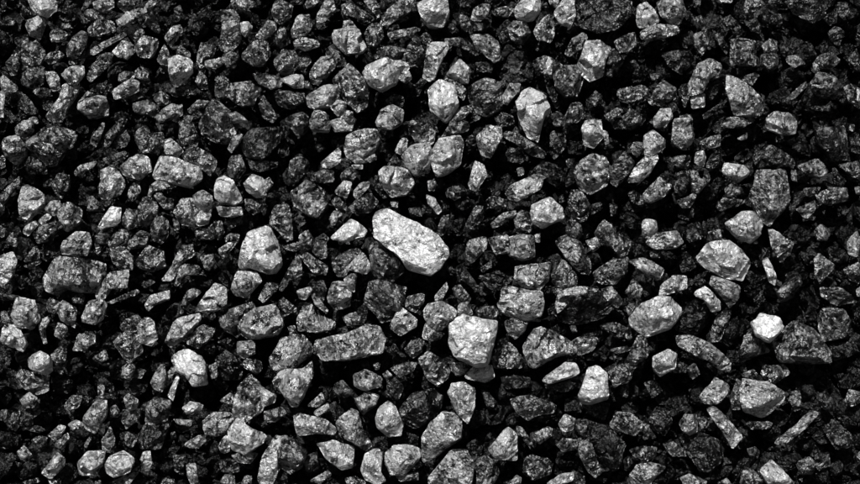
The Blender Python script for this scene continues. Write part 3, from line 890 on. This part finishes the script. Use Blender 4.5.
3 345,250 370,260 410,320 390,325 350,280
4 415,285 470,255 488,265 485,290 440,322 420,305
3 320,145 400,130 490,165 490,190 430,200 390,220 350,190
1 400,220 430,200 490,192 470,240
2 285,60 330,50 400,60 390,95 310,105
5 450,65 540,0 580,0 595,35 560,50 480,75
1 460,85 590,50 600,90 540,115 470,105
6 597,130 635,25 670,15 705,45 710,130 650,150 610,150
2 600,160 650,152 720,165 700,230 650,210
3 715,40 760,10 810,5 805,60 760,80 740,95
2 750,90 795,90 790,135 765,130
3 725,250 750,200 800,200 850,240 820,285
5 517,245 540,205 580,225 570,265 530,272
3 575,250 590,225 635,230 625,290 600,280
3 508,325 540,300 590,310 590,340 530,350
3 590,310 640,300 660,370 685,430 660,450 630,425 600,370
1 640,240 720,260 780,330 750,420 690,430 650,350
2 205,110 230,115 270,160 265,190 230,180
3 380,390 410,370 480,390 480,440 410,465 390,430
4 310,484 345,450 365,460 360,490
5 470,484 520,445 575,440 570,470 500,495
2 570,430 620,455 620,490 575,484
3 805,350 850,332 905,340 900,370 860,390 820,375
4 805,450 830,410 880,400 940,415 900,450 870,490 815,490
3 790,380 800,375 805,400 795,415
3 855,240 880,250 875,300 855,305
T 645 363
3 100,15 160,0 165,35 120,40
3 165,20 200,0 218,40 190,60
4 260,0 345,0 340,30 300,25
4 385,45 435,25 450,45 400,57
2 380,0 400,0 410,40 385,30
3 470,45 480,12 560,10 580,40 520,80 480,70
4 225,130 285,62 335,90 330,120 290,160 240,155
3 345,130 370,65 385,75 380,180 350,180
5 385,100 400,68 490,82 555,120 548,145 500,185 470,202 395,178
5 250,185 290,180 340,235 388,290 350,335 300,255
4 140,240 160,205 210,210 210,270 180,285 150,265
3 210,220 240,215 258,245 230,270
2 150,300 220,280 310,320 315,380 260,430 220,425 180,370
2 15,230 50,195 105,200 110,240 80,290 40,270
3 75,325 105,310 155,345 165,370 110,370
4 145,460 180,445 245,470 240,484 160,490
5 465,430 510,390 550,430 600,484 500,490
3 385,484 395,435 430,425 470,470 470,490
4 520,315 600,250 660,195 695,205 640,260 560,325
3 410,245 420,235 510,235 500,260 430,265
3 410,345 440,335 460,355 450,375 420,370
3 580,150 590,115 620,110 625,180 600,190
2 700,130 730,110 760,170 755,195 710,180
3 805,150 820,105 865,120 865,150 830,170
2 720,270 760,230 830,290 825,330 770,345
3 610,400 660,375 680,400 670,440 620,440
2 680,400 690,365 740,360 745,410 700,430
3 845,370 865,350 865,390
2 350,440 380,390 400,400 370,450
3 290,480 330,460 345,484
2 0,80 40,70 70,110 30,140
3 615,465 630,460 630,475
G
6 380,208.6 392,211.7 414,222.5 437,235.5 446,248 447,254 440,264.5 429.6,272.6 407,266.5 398.6,254 385,244 376,237 374.5,222 375.5,210
5 556,303 560,293 568,289 582,287 597,290 582,294 570,301 559,312
'''
# ------------------------------------------------------------------ reading the outlines
DUST_AND_LIGHT = {6: 0.95, 5: 0.86, 4: 0.72, 3: 0.50, 2: 0.24, 1: 0.09}  # pale cover by tone
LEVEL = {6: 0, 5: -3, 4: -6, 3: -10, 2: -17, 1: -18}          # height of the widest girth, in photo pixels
lumps = []
ox = oy = 0; sc4 = 4.0
for line in DATA.strip().split('\n'):
    f = line.split()
    if f[0] == 'T': ox, oy = int(f[1]), int(f[2]); continue
    if f[0] == 'G': ox = oy = 0; sc4 = 1.0; continue
    apex = None; pts = []
    for g in f[1:]:
        x, y = g.lstrip('@').split(',')
        p = (ox + float(x) / sc4, oy + float(y) / sc4)
        if g[0] == '@': apex = p
        else: pts.append(p)
    A, c = area_centroid(pts)
    q = np.clip(np.array(pts), [0, 0], [860, 484]); Av, cv = area_centroid(q)
    P = np.array(pts) - c; cov = np.cov(np.array(resample(P, 40)).T); ev, vec = np.linalg.eigh(cov)
    lumps.append(dict(i=len(lumps), tone=int(f[0]), pts=pts, apex=apex, A=A, Av=Av, c=c, cv=cv, asp=math.sqrt(ev[1] / max(ev[0], 1e-6)),
                      ang=math.degrees(math.atan2(-vec[1, 1], vec[0, 1])) % 180, n=len(pts)))
lumps.sort(key=lambda l: -l['Av'])
THINGS = 300
SMOOTH = [(769, 60), (789, 289), (237, 115)]                  # three falling, motion-blurred lumps, built smooth and at rest

def world(px, py, z):
    k = PX * (DIST - z) / DIST
    return (px - 430) * k, (242 - py) * k

def build_lump(l):
    rng = random.Random(7000 + l['i'])
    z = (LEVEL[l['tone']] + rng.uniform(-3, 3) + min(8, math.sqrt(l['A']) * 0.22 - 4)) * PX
    poly = [world(x, y, z) for x, y in l['pts']]
    A, c = area_centroid(poly)
    g = 1.10 if l['A'] < 1200 else 1.06
    poly = [((x - c[0]) * g, (y - c[1]) * g) for x, y in poly]
    apex = None
    if l['apex']:
        ax, ay = world(*l['apex'], z); apex = (ax - c[0], ay - c[1])
    smooth = any(math.hypot(l['c'][0] - a, l['c'][1] - b) < 7 for a, b in SMOOTH)
    V, F, H = lump_verts(poly, l['tone'], rng, apex, 1.0, smooth)
    return V, F, (c[0], c[1], z), DUST_AND_LIGHT[l['tone']] * rng.uniform(0.9, 1.1), rng.random()

# ------------------------------------------------------------------ what each lump looks like and where it lies
LANDMARKS = [
 (411,240,'big central slab','biggest pale coal slab, smooth with blunt ends, tilted down to the right at the centre'),
 (472,336,'white blocky lump','brightest lump of all, white and blocky with ragged sides, just below the centre'),
 (656,315,'smooth white oval','smooth white oval lump of coal with a pointed end, lying right of centre'),
 (725,257,'white six-sided lump','big white six-sided lump with a shaded left edge, in the right-hand half'),
 (351,342,'long knobbly bar','long knobbly grey bar of coal lying nearly level, left of and below the centre'),
 (71,272,'wide grey slab','wide flat-topped grey slab of coal with a slanting left end, near the left edge'),
 (262,250,'tall trapezoid block','tall pale trapezoid block of coal with a cracked foot, left of the central slab'),
 (290,350,'ribbed grey oval','ribbed light grey oval lump with slanting grooves, left of the long knobbly bar'),
 (350,87,'tilted grey hexagon','smooth grey six-sided lump tilted down to the right, above left of the centre'),
 (216,121,'square grey tile','flat square grey lump like a tile, standing on its corner in the upper left'),
 (179,69,'white triangular chip','flat white triangular chip of coal near the top, among dark lumps'),
 (43,10,'white topmost lump','white rounded lump cut by the top edge, close to the upper left corner'),
 (60,102,'long pale finger','long pale finger of coal leaning to the right, in the upper left'),
 (532,113,'tall pitted white lump','tall pitted white lump of coal with a narrow foot, above right of the centre'),
 (437,61,'white blade','upright white blade of coal with a straight edge, near the top in the middle'),
 (447,154,'white rounded block','white rounded block of coal, right-hand one of the bright pair above the centre'),
 (417,157,'cracked white lump','cracked white many-cornered lump, left-hand one of the bright pair above the centre'),
 (596,58,'banded lump','big banded lump with a pale stripe down its face, near the top edge'),
 (706,83,'curved grey lump','long curved smooth grey lump standing up, in the upper right'),
 (745,95,'grey teardrop','grey teardrop of coal with its point up and left, in the upper right'),
 (593,172,'domed grey lump','large domed grey lump with a dull peak, right of and above the centre'),
 (526,186,'pale loaf','pale loaf-shaped lump rising to the right, above and right of the central slab'),
 (770,197,'great speckled block','very large dark speckled block standing upright, toward the right edge'),
 (803,343,'huge striated slab','huge dull slab with fine slanting striations, near the right edge'),
 (767,327,'round white knob','round white knob of coal with a pitted face, beside the huge striated slab'),
 (703,349,'long striped lump','long striped lump sloping down to the right, below the smooth white oval'),
 (724,427,'white bar','straight white bar of coal sloping down to the right, in the lower right'),
 (762,396,'broad white wedge','broad white wedge of coal pointing right, in the lower right'),
 (593,384,'white tooth','bright white tooth-shaped lump standing upright with a shaded foot, right of the bottom centre'),
 (608,446,'big black smooth lump','big smooth black lump leaning beside a thin pale strip, by the bottom edge'),
 (462,401,'white pear','white pear-shaped lump narrowing downwards, below the white blocky lump'),
 (450,467,'large bottom dome','large light grey dome of coal cut by the bottom edge near the middle'),
 (293,383,'white hooked lump','white hooked lump narrowing to a foot, below the ribbed grey oval'),
 (252,397,'pale two-lobed lump','pale lump of coal with a lower right lobe, left of the white hooked lump'),
 (267,462,'tall white flank','tall narrow white flank of coal rising to the right, at the bottom edge'),
 (118,463,'smooth pale oval','smooth pale oval lump of coal near the bottom left corner'),
 (94,416,'upright grey oval','upright light grey oval lump standing in the lower left'),
 (157,412,'tall hooded lump','tall hooded dark lump with a greyer top, in the lower left'),
 (28,201,'pale triangle','pale triangular lump with a rounded top, near the left edge'),
 (110,182,'pale thumb','smooth light grey thumb-shaped lump standing up, in the left-hand third'),
 (176,172,'wide layered cap','wide pale layered cap of coal, in the upper left above a dark gap'),
 (24,312,'pale many-sided lump','pale many-sided lump of coal close to the left edge, below the wide grey slab'),
 (146,331,'white bean','smooth white bean-shaped lump standing up, left of centre'),
 (48,144,'dull square slab','dull square slab standing on its corner, near the left edge in the upper half'),
 (581,306,'black shell-shaped lump','big black shell-shaped lump under a pale upper rim, right of the centre'),  # the rim is its lit facet, laid on as a separate pale lump
 (797,428,'long thin stick','long thin stick of coal rising to the right, in the lower right'),
 (705,452,'big speckled boulder','big round speckled dark lump with a pale cap, in the lower right'),
 (826,84,'rounded speckled lump','rounded speckled grey lump close to the right edge, in the upper right'),
 (831,195,'flat speckled lump','flat wide speckled lump close to the right edge'),
 (834,323,'square mottled lump','squarish mottled dark lump above the huge striated slab near the right edge'),
 (264,146,'great dark boulder','great dark flat-topped lump right of the square grey tile'),
 (26,104,'grey corner wedge','mid grey lump near the left edge in the upper left'),
 (610,12,'big striped black lump','big black lump with faint stripes, cut by the top edge right of the middle'),
 (514,65,'big dull black lump','big dull black lump with a dim upper rim, near the top right of the middle'),
 (486,94,'craggy grey lump','craggy grey lump with dark pits, left of the tall pitted white lump'),
 (385,380,'', ''),
 (387,419,'white egg','white egg-shaped lump with its point up, left of and below the white pear'),
 (547,347,'pale saddle lump','big pale lump dipping to the right like a saddle, right of the white blocky lump'),
 (522,303,'wide cracked block','wide cracked grey block right of the central slab and above the pale saddle lump'),
]
def deg_dir(dx, dy):                       # dy down the picture
    a = math.degrees(math.atan2(-dy, dx)) % 360
    return ['right of', 'above right of', 'above', 'above left of', 'left of', 'below left of', 'below', 'below right of'][int((a + 22.5) // 45) % 8]
def corners(l):
    q = np.array(l['pts']); a, _c = area_centroid(q); n = len(q); k = 0
    for i in range(n):
        u = q[i] - q[i - 1]; v = q[(i + 1) % n] - q[i]
        t = math.degrees(abs((math.atan2(v[1], v[0]) - math.atan2(u[1], u[0]) + math.pi) % (2 * math.pi) - math.pi))
        k += t > 42
    return k
LABEL = {}
big = lumps[:THINGS]
taken = {}
for (x, y, short_, full) in LANDMARKS:
    if not short_: continue
    l = min((l for l in big if l['i'] not in taken), key=lambda l: math.hypot(l['c'][0] - x, l['c'][1] - y))
    if math.hypot(l['c'][0] - x, l['c'][1] - y) > 9:
        print('LANDMARK MISS', short_, l['c'], (x, y)); continue
    taken[l['i']] = (l, short_); LABEL[l['i']] = full
sz = sorted(l['A'] for l in big); q1, q2 = sz[len(sz) // 3], sz[2 * len(sz) // 3]
cell = {}
for l in big:
    if l['i'] in taken: continue
    m, name = min(taken.values(), key=lambda t: math.hypot(t[0]['c'][0] - l['c'][0], t[0]['c'][1] - l['c'][1]))
    dx, dy = l['c'] - m['c']; d = math.hypot(dx, dy)
    size = 'small' if l['A'] < q1 else ('large' if l['A'] > q2 else 'medium')
    tone = {6: 'white', 5: 'pale', 4: 'light grey', 3: 'mid grey', 2: 'dark grey', 1: 'black'}[l['tone']]
    k = corners(l); shape = 'wedge' if k == 3 else ('blocky lump' if k == 4 else ('angular lump' if k == 5 else 'rounded lump'))
    if l['asp'] > 1.75:
        shape = 'long lump ' + ('lying level' if l['ang'] < 20 or l['ang'] > 160 else 'rising rightward' if l['ang'] < 68 else 'standing upright' if l['ang'] < 112 else 'rising leftward')
    cell.setdefault((name, deg_dir(dx, dy)), []).append((d, l, size, tone, shape))
for (name, di), g in cell.items():
    g.sort(key=lambda t: t[0])
    looks = [(t[3], t[4]) for t in g]
    for k, (d, l, size, tone, shape) in enumerate(g):
        where = '%s the %s' % (di, name)
        if len(g) > 1: where = ['nearest', 'second', 'third', 'fourth', 'fifth', 'sixth', 'seventh'][k] + ' ' + where
        lab = '%s %s %s, %s' % (size, tone, shape.replace('lump', 'coal lump').replace('wedge', 'wedge of coal'), where)
        for cut in (size + ' ', ' lying level', ' grey'):
            if len(lab.replace('-', ' ').split()) > 15 and cut in lab: lab = lab.replace(cut, '' if cut[0] != ' ' else '', 1)
        LABEL[l['i']] = lab
from collections import Counter
_c = Counter(LABEL.values())
print('duplicate labels:', [k for k, v in _c.items() if v > 1], 'longest', max(len(v.replace('-', ' ').split()) for v in LABEL.values()))


# ------------------------------------------------------------------ the setting: the ground under the coal
me = bpy.data.meshes.new('ground')
nx, ny = 60, 40; vs = []; fs = []
for j in range(ny + 1):
    for i in range(nx + 1):
        x = (i / nx - .5) * 6; y = (j / ny - .5) * 4
        vs.append((x, y, -0.150 + 0.008 * mn.noise(Vector((x * 6, y * 6, 0)))))
for j in range(ny):
    for i in range(nx):
        a = j * (nx + 1) + i; fs.append((a, a + 1, a + nx + 2, a + nx + 1))
me.from_pydata(vs, [], fs); me.materials.append(M_BED)
ground = bpy.data.objects.new('ground', me); ground['kind'] = 'structure'; sc.collection.objects.link(ground)

# ------------------------------------------------------------------ the 300 lumps that show largest
for k, l in enumerate(lumps[:THINGS]):
    V, F, loc, dust_and_light, seed = build_lump(l)
    me = make_mesh('coal_lump', V, F, dust_and_light, seed, M_COAL)
    o = bpy.data.objects.new('coal_lump', me); o.location = loc
    o['label'] = LABEL[l['i']]; o['category'] = 'coal'; o['group'] = 'lumps of coal heaped side by side'
    sc.collection.objects.link(o)

# ------------------------------------------------------------------ the small bits and all that lies deeper: one mass
VV = []; FF = []; DD = []; SS = []; base = 0
def push(V, F, loc, dust_and_light, seed):
    global base
    VV.append(V + np.array(loc)); FF.append(np_faces(F, base)); DD.append(np.full(len(V), dust_and_light)); SS.append(np.full(len(V), seed)); base += len(V)
def np_faces(F, b): return [tuple(i + b for i in f) for f in F]
for l in lumps[THINGS:]:
    V, F, loc, dust_and_light, seed = build_lump(l); push(V, F, loc, dust_and_light, seed)
rng = random.Random(42)
protos = []
for k in range(26):
    m = rng.randint(5, 8); a0 = rng.uniform(0, 6.28); st = rng.uniform(0.6, 1.0)
    poly = [(math.cos(a0 + i * 6.283 / m + rng.uniform(-.2, .2)) * rng.uniform(.75, 1) * 0.026, math.sin(a0 + i * 6.283 / m) * rng.uniform(.75, 1) * 0.026 * st) for i in range(m)]
    protos.append(lump_verts(poly, rng.choice([1, 2, 3]), rng, None, 0.85))
for (zl, stp, s0, s1, dust_and_light) in ((-0.064, 0.054, 0.8, 1.3, 0.045), (-0.088, 0.048, 1.0, 1.4, 0.03), (-0.106, 0.042, 1.0, 1.5, 0.04)):  # filler nearly black: the shade of the gaps is put into its colour
    X, Y = 1.35, 0.92
    gx = int(2 * X / stp); gy = int(2 * Y / stp)
    for j in range(gy):
        for i in range(gx):
            x = -X + (i + .5 + (j % 2) * .5 + rng.uniform(-.35, .35)) * stp; y = -Y + (j + .5 + rng.uniform(-.35, .35)) * stp
            out = abs(x) > 0.95 or abs(y) > 0.56
            V, F, H = protos[rng.randrange(len(protos))]
            a = rng.uniform(0, 6.283); s = rng.uniform(s0, s1) * (1.25 if out else 1)
            R = np.array([[math.cos(a), -math.sin(a), 0], [math.sin(a), math.cos(a), 0], [0, 0, 1]]) * s
            push(V @ R.T, F, (x, y, zl + rng.uniform(-.01, .01) + (0.035 if out and zl > -0.08 else 0)), (dust_and_light * rng.uniform(.4, 1.8)) if not out else rng.choice([.1, .2, .35, .5]), rng.random())
me = make_mesh('small_coal', np.vstack(VV), [f for q in FF for f in q], np.concatenate(DD), np.concatenate(SS), M_COAL)
rest = bpy.data.objects.new('small_coal', me); rest['kind'] = 'stuff'
rest['label'] = 'small dark bits of coal filling the gaps between the bigger lumps'; rest['category'] = 'coal'
sc.collection.objects.link(rest)
print('verts', sum(len(o.data.vertices) for o in sc.objects if o.type == 'MESH'), 'lumps', len(lumps))
